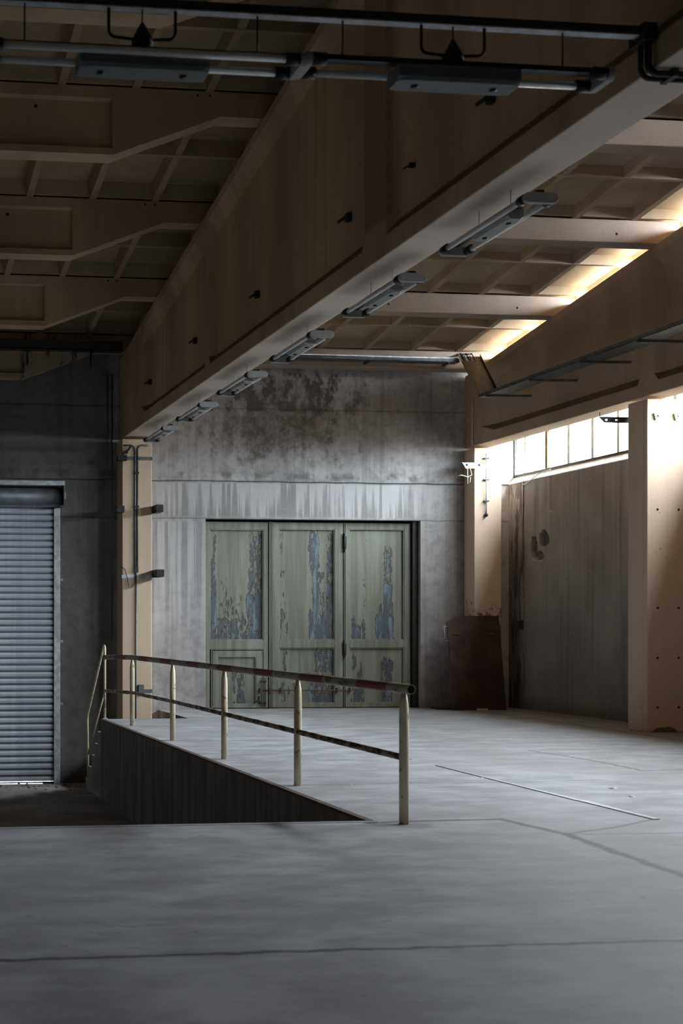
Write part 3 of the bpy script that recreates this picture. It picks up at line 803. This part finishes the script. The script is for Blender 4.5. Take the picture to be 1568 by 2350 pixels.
first = tube_lamp((4.87, Ys[0]+.74, 4.55), 1.48, 'Y', 'twin tube lamp under the girder, '+ordn[0], 'twin tube lamps in a row under the girder', drop=.199)
for y, s_ in zip(Ys[1:], ordn[1:]): copy_tree(first, (4.87, y+.74, 4.55), 'twin tube lamp under the girder, '+s_)
YR = 7.66
tube_lamp((1.60, YR, 4.665), 1.84, 'X', 'lamp with two unlit tubes hanging from the dark rail at the top', 'lamps hanging from the ceiling rail', True, .275, True, .73)
tube_lamp((3.425, YR, 4.675), 1.84, 'X', 'hanging lamp with only one tube fitted, beside the girder', 'lamps hanging from the ceiling rail', False, .27, True, .73)
rl = thing('lamp_rail', (1.6, YR, 4.93), 'dark horizontal rail carrying the hanging lamps, ending at the girder', 'rail')
MB().box(-1.2, 4.63, YR-.035, YR+.035, 4.945, 4.99).build('channel', 'dark_steel', rl)
MB().box(-1.2, 4.60, YR-.03, YR+.035, 4.938, 4.945).build('lit_underside', 'galv', rl)  # paler strip paints floor light onto the underside of the rail
for q, (x, nm) in enumerate(((1.6, 'above the two-tube hanging lamp'), (3.42, 'above the single-tube hanging lamp'))):
    j = thing('cable_junction', (x, YR, 4.77), 'black bell-shaped cable junction with looped cables '+nm, 'cable junction', 'cable junctions on the lamp rail')
    MB().tube([(x, YR, 4.735), (x, YR, 4.77), (x, YR, 4.80), (x, YR, 4.85), (x, YR, 4.865)], .05, 14, rs=[.062, .06, .045, .018, .01]).build('body', 'rubber', j)
    for sg in (-1, 1):
        MB().tube([(x+sg*.19, YR, 4.94), (x+sg*.19, YR, 4.83)]+arc((x+sg*.15, YR, 4.82), .04, 0, -PI/2, (sg, 0, 0), (0, 0, 1), 5)+[(x+sg*.04, YR, 4.772)], .0095, 8).build('cable', 'rubber', j)
    MB().tube([(x, YR, 4.86), (x, YR, 4.94)], .005, 8).build('stem', 'dark_steel', j)
cd = thing('conduit_bundle', (4.75, YR, 4.72), 'black conduits bending from the rail round the girder edge', 'conduit')
for dy, r in ((-.03, .02), (.05, .016)):
    MB().tube([(4.60, YR+dy, 4.955), (4.60, YR+dy, 4.78)]+arc((4.66, YR+dy, 4.78), .06, PI, 1.5*PI, (1, 0, 0), (0, 0, 1), 6)+[(5.3, YR+dy, 4.72)], r, 10).build('conduit', 'rubber', cd)
MB().box(4.74, 4.775, YR-.06, YR+.08, 4.70, 4.748).build('clip', 'dark_steel', cd)
MB().box(4.55, 4.635, YR-.07, YR+.09, 4.90, 5.0).build('clamp', 'dark_steel', cd)

# small hooks on the flank of the big girder
for (x, y) in ((1132, 222), (804, 497), (594, 674), (451, 780), (347, 875), (951, 378)):
    u, v = (x-CX)/F, (HY-y)/F
    sn, cs = math.sin(YAW), math.cos(YAW)
    k = 4.735/(sn+u*cs); Yh, Zh = (cs-u*sn)*k, CAMZ+v*k
    nm = {1132: 'nearest the hanging lamps', 804: 'beside the wide pilaster', 594: 'midway along', 451: 'beside the narrow pilaster', 347: 'nearest the far end', 951: 'low on the nearest panel'}[x]
    big = 1 if x != 951 else .5
    tag(MB().box(4.69, 4.742, Yh-.035*big, Yh+.035*big, Zh-.05*big, Zh+.03*big).tube([(4.70, Yh+.02, Zh), (4.66, Yh+.12*big, Zh-.02)], .016*big, 8).build('wall_hook', 'dark_steel'),
        'small black iron hook in the girder flank, '+nm, 'hook', 'iron hooks in the girder flank')

# ------------------------------------------------------------------ things on the back left column
FY = 23.6
c1 = thing('conduit', (4.82, FY, 2.5), 'pair of grey conduits running down the face of the lamp girder column', 'conduit')
for sg, xx in ((-1, 4.80), (1, 4.842)):
    MB().tube([(xx, FY-.018, 2.48), (xx, FY-.018, 4.50)]+arc((xx+sg*.09, FY-.018, 4.50), .09, 0, PI/2, (-sg, 0, 0), (0, 0, 1), 6)+[(xx+sg*.19, FY-.018, 4.585)], .015, 10).build('pipe', 'galv_dark', c1)
MB().box(4.79, 4.855, FY-.04, FY, 2.40, 2.50).build('coupling', 'dark_steel', c1)
MB().tube([(4.82, FY-.016, 2.42), (4.812, FY-.016, -.9)], .012, 8).build('lower_pipe', 'galv_dark', c1)
for z in (3.52, 4.1): MB().box(4.775, 4.868, FY-.038, FY, z, z+.03).build('clip', 'dark_steel', c1)
tag(box(4.57, 5.105, FY-.012, FY, 4.335, 4.395).build('steel_strap', 'galv_dark'), 'dark grey flat steel strap round the top of the lamp girder column', 'strap')
def arm(x0, x1, z0, z1, y0, label):
    t = thing('bracket_arm', ((x0+x1)/2, y0, z0), label, 'bracket')
    MB().box(x0, x1, y0, FY+.04, z0, z0+.012).box(x0, x1, y0, FY+.04, z1-.012, z1).box(x0 if x0 > 4.8 else x1-.012, x0+.012 if x0 > 4.8 else x1, y0, FY+.04, z0, z1).build('channel', 'dark_steel', t)
    MB().box(x0, x1, y0-.01, y0, z0, z1).build('end_plate', 'dark_steel', t)
    return t
arm(5.102, 5.22, 3.42, 3.545, 23.25, 'dark steel bracket sticking out of the lamp girder column, upper one of two')
arm(5.102, 5.225, 2.315, 2.44, 23.2, 'dark steel bracket sticking out of the lamp girder column, lower one of two')
arm(4.46, 4.578, 3.42, 3.53, 23.4, 'dark steel bracket on the shaded side of the lamp girder column')
tag(box(4.57, 5.105, FY-.010, FY, 2.30, 2.36).build('steel_strap', 'galv'), 'grey steel strap at mid height of the lamp girder column', 'strap')
m = MB().box(4.48, 4.64, FY-.12, FY-.013, 4.31, 4.41)
m.loft([[(4.56, y, 4.41), (4.66, y, 4.44), (4.68, y, 4.53), (4.59, y, 4.48)] for y in (FY-.1, FY-.03)])
m.tube([(4.67, FY-.06, 4.5), (4.72, FY-.06, 4.57)], .018, 8)
tag(m.build('pulley_bracket', 'rubber'), 'black twisted iron bracket at the top of the lamp girder column', 'bracket')
tag(MB().tube([(4.55, FY-.02, 2.50), (4.62, FY-.03, 2.46), (4.66, FY-.04, 2.30), (4.69, FY-.04, 2.13), (4.75, FY-.04, 2.15), (4.80, FY-.03, 2.25), (4.81, FY-.02, 2.42)], .006, 8).build('loose_cable', 'rubber'),
    'loose black cable loop on the lamp girder column', 'cable')
tag(MB().box(4.93, 5.105, FY-.01, FY, .33, .39).box(4.86, 4.95, FY-.05, FY, .30, .47).build('switch_box', 'galv_dark'), 'small grey box with a strap low on the lamp girder column', 'box')
tag(MB().tube([(4.50, YB-.02, 1.2), (4.50, YB-.02, 5.9)], .014, 8).tube([(4.42, YB-.02, 4.05), (4.42, YB-.02, 5.9)]+arc((4.37, YB-.02, 5.9), .05, 0, PI/2, (1, 0, 0), (0, 0, 1), 5), .012, 8).build('conduit', 'galv_dark'),
    'dark vertical conduits on the back wall in the shade beside the lamp girder column', 'conduit')

# left bay: dark tray under the roof at the back wall
lt = thing('cable_tray', (1.5, 23.45, 6.17), 'dark cable tray under the roof above the shutter', 'cable tray')
MB().box(-3, 4.55, 23.38, 23.40, 6.17, 6.33).box(-3, 4.55, 23.38, 23.6, 6.17, 6.18).build('tray', 'dark_steel', lt)
MB().tube([(-3, 23.46, 6.22), (4.5, 23.46, 6.22)], .03, 8).tube([(-3, 23.53, 6.21), (4.5, 23.53, 6.21)], .025, 8).build('cable', 'rubber', lt)
for x in (1.0, 2.95, 4.05): MB().box(x-.015, x+.015, 23.36, 23.74, 6.15, 6.17).box(x-.012, x+.012, 23.72, 23.745, 5.95, 6.42).build('bracket', 'dark_steel', lt)

# right bay: tray on the back beam, sloping link, tray along the window girder
bt = thing('cable_tray', (8, 23.6, 6.1), 'grey cable tray on the face of the roof beam at the back wall', 'cable tray')
MB().box(5.1, 10.6, 23.46, 23.465, 6.13, 6.19).box(5.1, 10.6, 23.46, 23.68, 6.13, 6.135).build('tray', 'galv_dark', bt)
MB().tube([(5.1, 23.5, 6.19), (10.58, 23.5, 6.2)], .022, 10).tube([(5.1, 23.57, 6.17), (10.6, 23.57, 6.17)], .022, 10).build('cable', 'galv', bt)
for x in (6.0, 7.5, 8.95, 10.4): MB().box(x-.02, x+.02, 23.45, 23.718, 6.10, 6.13).build('bracket', 'dark_steel', bt)
lk = thing('cable_tray', (10.65, 22.8, 5.4), 'short sloping tray with drooping cables joining the two trays near the corner', 'cable tray')
a0, a1 = Vector((10.58, 23.45, 6.235)), Vector((10.97, 23.45, 6.235)); b0, b1 = Vector((10.31, 22.05, 5.33)), Vector((10.64, 22.05, 5.33))
up = Vector((0, -.02, .03))
MB().add([a0, a1, b1, b0, a0-up*.3, a1-up*.3, b1-up*.3, b0-up*.3, ], [(0,1,2,3),(4,7,6,5),(0,4,5,1),(2,6,7,3),(1,5,6,2),(0,3,7,4)]).add([a1, a1+Vector((0,0,.05)), b1+Vector((0,0,.05)), b1, a1+Vector((.006,0,0)), a1+Vector((.006,0,.05)), b1+Vector((.006,0,.05)), b1+Vector((.006,0,0))],
    [(0,1,2,3),(4,7,6,5),(0,4,5,1),(2,6,7,3),(1,5,6,2),(0,3,7,4)]).build('tray', 'link_tray', lk)
for q in range(6):
    f_ = .04+q*.13
    p0 = a0.lerp(a1, f_); p1 = b0.lerp(b1, f_)
    pts = [Vector((10.45-.02*q, 23.5+.015*q, 6.22)), p0+Vector((-.02, .02, .05))]+[p0.lerp(p1, s_)+Vector((0, -.012, -.02-.02*math.sin(PI*s_))) for s_ in (.15, .35, .55, .75, 1)]
    MB().tube(pts, .012, 8).build('cable', 'rubber' if q % 2 else 'galv', lk)
rt = thing('cable_tray', (10.48, 15, 5.28), 'long dark cable tray running along the girder above the band window', 'cable tray')
m = MB().box(10.31, 10.65, 3.0, 22.1, 5.28, 5.285).box(10.31, 10.316, 3.0, 22.1, 5.28, 5.335).box(10.644, 10.65, 3.0, 22.1, 5.28, 5.335)
m.build('tray', 'galv_dark', rt)
for x, r in ((10.36, .018), (10.42, .014), (10.47, .02), (10.53, .015), (10.59, .017)):
    MB().tube([(x, 3.0, 5.305), (x, 22.05, 5.305)], r, 8).build('cable', 'galv_dark' if r > .016 else 'rubber', rt)
for y in (21.8, 20.33, 18.82, 17.35, 15.9):
    MB().beam((10.30, y, 5.262), (11.08, y, 5.275), .04, .035).build('support_arm', 'galv_dark', rt)
tag(MB().tube([(10.985, 23.78, 4.72), (10.985, 23.78, 5.55)], .014, 8).tube([(10.985, 23.78, 4.80), (10.97, 23.78, 4.80)], .03, 8).build('conduit', 'precast_col'),
    'short tan conduit on the end of the window girder', 'conduit')

# right back column fittings
bk = thing('bracket_arm', (10.93, 23.66, 4.27), 'pale steel bracket with white wires on the corner column', 'bracket')
MB().loft([[(10.71, y, 4.385), (10.78, y, 4.275), (11.15, y, 4.285), (11.15, y, 4.385)] for y in (23.60, 23.612)]).box(10.72, 11.15, 23.60, 23.715, 4.379, 4.385).build('plate', 'galv', bk)
for x in (10.80, 11.03): MB().tube([(x, 23.59, 4.34), (x, 23.612, 4.34)], .022, 10).build('bolt', 'dark_steel', bk)
MB().tube([(10.80, 23.58, 4.30), (10.79, 23.56, 4.18), (10.80, 23.57, 4.0)], .008, 6).tube([(10.84, 23.58, 4.30), (10.87, 23.56, 4.16), (10.80, 23.57, 4.12), (10.68, 23.55, 4.15), (10.62, 23.55, 4.14)], .008, 6).tube([(10.85, 23.57, 4.12), (10.84, 23.57, 4.02)], .007, 6).build('wire', 'white', bk)
dr = thing('drop_pipe', (11.2, 23.69, 3.47), 'thin vertical pipe with a black knob on the bright face of the corner column', 'pipe')
MB().tube([(11.2, 23.69, 3.47), (11.2, 23.69, 4.56)], .012, 8).build('pipe', 'galv', dr)
MB().tube([(11.2, 23.69, 3.43), (11.2, 23.69, 3.46), (11.2, 23.69, 3.50)], .03, 10, rs=[.02, .038, .014]).build('knob', 'rubber', dr)
for z in (4.46, 4.08, 3.7): MB().box(11.16, 11.25, 23.675, 23.718, z, z+.02).build('clip', 'dark_steel', dr)
# near column bracket seen against the window
nb = thing('bracket_arm', (10.8, 18.8, 4.4), 'black perforated bracket seen against the band window', 'bracket')
m = MB(); y0, y1 = 18.79, 18.80
m.loft([[(10.58, y, 4.475), (10.66, y, 4.395), (10.66, y, 4.475)] for y in (y0, y1)])
m.box(10.66, 11.05, y0, y1, 4.445, 4.475).box(10.66, 11.05, y0, y1, 4.395, 4.425).box(10.66, 10.675, y0, y1, 4.42, 4.45).box(10.71, 10.83, y0, y1, 4.42, 4.45).box(10.87, 11.05, y0, y1, 4.42, 4.45)
m.box(10.58, 11.05, 18.765, y0, 4.468, 4.475)
m.build('plate', 'dark_steel', nb)
MB().tube([(10.59, 18.79, 4.475), (10.59, 18.79, 4.54)], .006, 6).build('pin', 'dark_steel', nb)

# right wall: conduit and cable
tag(MB().tube([(XW-.012, 23.58, 4.06), (XW-.012, 23.60, 2.65), (XW-.014, 23.70, 2.45), (XW-.014, 23.74, 2.0), (XW-.014, 23.68, 1.55)], .011, 8).build('conduit', 'galv_dark'),
    'thin conduit running down the right wall below the band window', 'conduit')
tag(MB().tube([(XW-.01, 22.6, 4.16), (XW-.02, 23.0, 4.135), (XW-.015, 23.45, 4.0), (XW-.012, 23.58, 4.0)], .007, 6).build('loose_cable', 'galv'),
    'slack grey cable hanging from the window sill', 'cable')
tag(box(XW-.03, XW-.002, 23.58, 23.74, 1.42, 1.58).build('junction_box', 'dark_steel'), 'small dark box on the right wall at the conduit end', 'box')

# rusty sheet leaning on the corner column
sh = thing('rusty_sheet', (10.95, 23.4, 0), 'brown rusty steel sheet leaning against the corner column', 'steel sheet')
zt = 1.66
outl = [(10.44, 0), (11.41, 0), (11.43, 1.66), (10.68, 1.66), (10.60, 1.645), (10.50, 1.575), (10.45, 1.55), (10.45, .8)]
def lean(x, z, d=0): return (x, 23.34+.34*z/1.66+d, z)
MB().loft([[lean(x, z, d) for x, z in outl] for d in (0, .022)]).build('plate', 'rust', sh)
for x in (10.54, 11.16):
    MB().loft([[lean(x+a, z, d) for a, z in ((0, 1.33), (.13, 1.33), (.13, 1.355), (0, 1.355))] for d in (-.014, 0)]).build('slot_lip', 'rust_bar', sh)
MB().tube([lean(10.45, 1.47, .01), lean(10.395, 1.47, .01), lean(10.395, 1.22, .01), lean(10.45, 1.22, .01)], .006, 6).build('loop_handle', 'galv', sh)
tag(MB().loft([[(10.27, 23.62, z), (10.82, 23.45, z), (10.86, 23.52, z), (10.30, 24.05, z)] for z in (.002, .03)]).build('steel_plate', 'angle'),
    'dark thin plate lying on the floor beside the folding door', 'plate')

# floor bits
sp = [(6.135, 10.06), (6.15, 11.2), (6.135, 11.25), (6.15, 13.0), (6.16, 14.2)]
m = MB().loft([[(x-w, y, 0.001), (x+w, y, 0.001), (x+w, y, .007), (x-w, y, .007)] for (x, y), w in zip(sp, (.028, .03, .022, .02, .012))])
tag(m.build('floor_strip', 'strip'), 'thin pale metal strip on the platform floor', 'floor strip')
def lump(x, y, z0, r, seed, h=.5):
    rnd = random.Random(seed); vs = []; fs = []
    rings, n_ = 4, 7
    for i in range(rings):
        a = PI/2*i/(rings-1); 
        for j in range(n_):
            q = r*math.cos(a)*(.75+.5*rnd.random()); t_ = 2*PI*j/n_
            vs.append((x+q*math.cos(t_), y+q*1.1*math.sin(t_), z0+h*r*math.sin(a)*(.8+.4*rnd.random())))
    for i in range(rings-1):
        for j in range(n_):
            fs.append((i*n_+j, i*n_+(j+1) % n_, (i+1)*n_+(j+1) % n_, (i+1)*n_+j))
    fs.append(tuple(range(n_-1, -1, -1))); fs.append(tuple((rings-1)*n_+j for j in range(n_)))
    return MB().add(vs, fs)
for k, (x, y, r, lab) in enumerate(((6.91, 12.03, .035, 'small white plaster crumb on the platform floor, right of the floor strip, the larger one'),
                                   (6.745, 11.44, .028, 'flat white crumb on the platform floor beside the larger crumb'),
                                   (4.63, 12.61, .012, 'tiny white crumb on the floor behind the second railing post'),
                                   (6.1, 13.0, .018, 'pale crumb on the floor next to the far part of the floor strip'))):
    tag(lump(x, y, 0.001, r, k, .35).build('plaster_crumb', 'white'), lab, 'crumb', 'plaster crumbs on the platform')
tag(box(10.83, 11.0, 23.20, 23.27, .001, .035).build('wood_offcut', 'white'), 'small pale offcut at the foot of the rusty sheet', 'offcut')
rnd = random.Random(3)
vs, fs = [], []
for k in range(70):
    x, y = rnd.uniform(1.6, 3.9), YB-.06-abs(rnd.gauss(0, .5)); a = rnd.uniform(0, PI); r = rnd.uniform(.012, .035)
    m_ = lump(x, max(21.5, y), PITZ+.001, r, 50+k, .35); o = len(vs)
    vs += m_.v; fs += [tuple(i+o for i in f) for f in m_.f]
o = MB().add(vs, fs).build('dry_litter', 'leaf'); o['kind'] = 'stuff'; o['label'] = 'dry leaves and grit swept against the foot of the shutter'
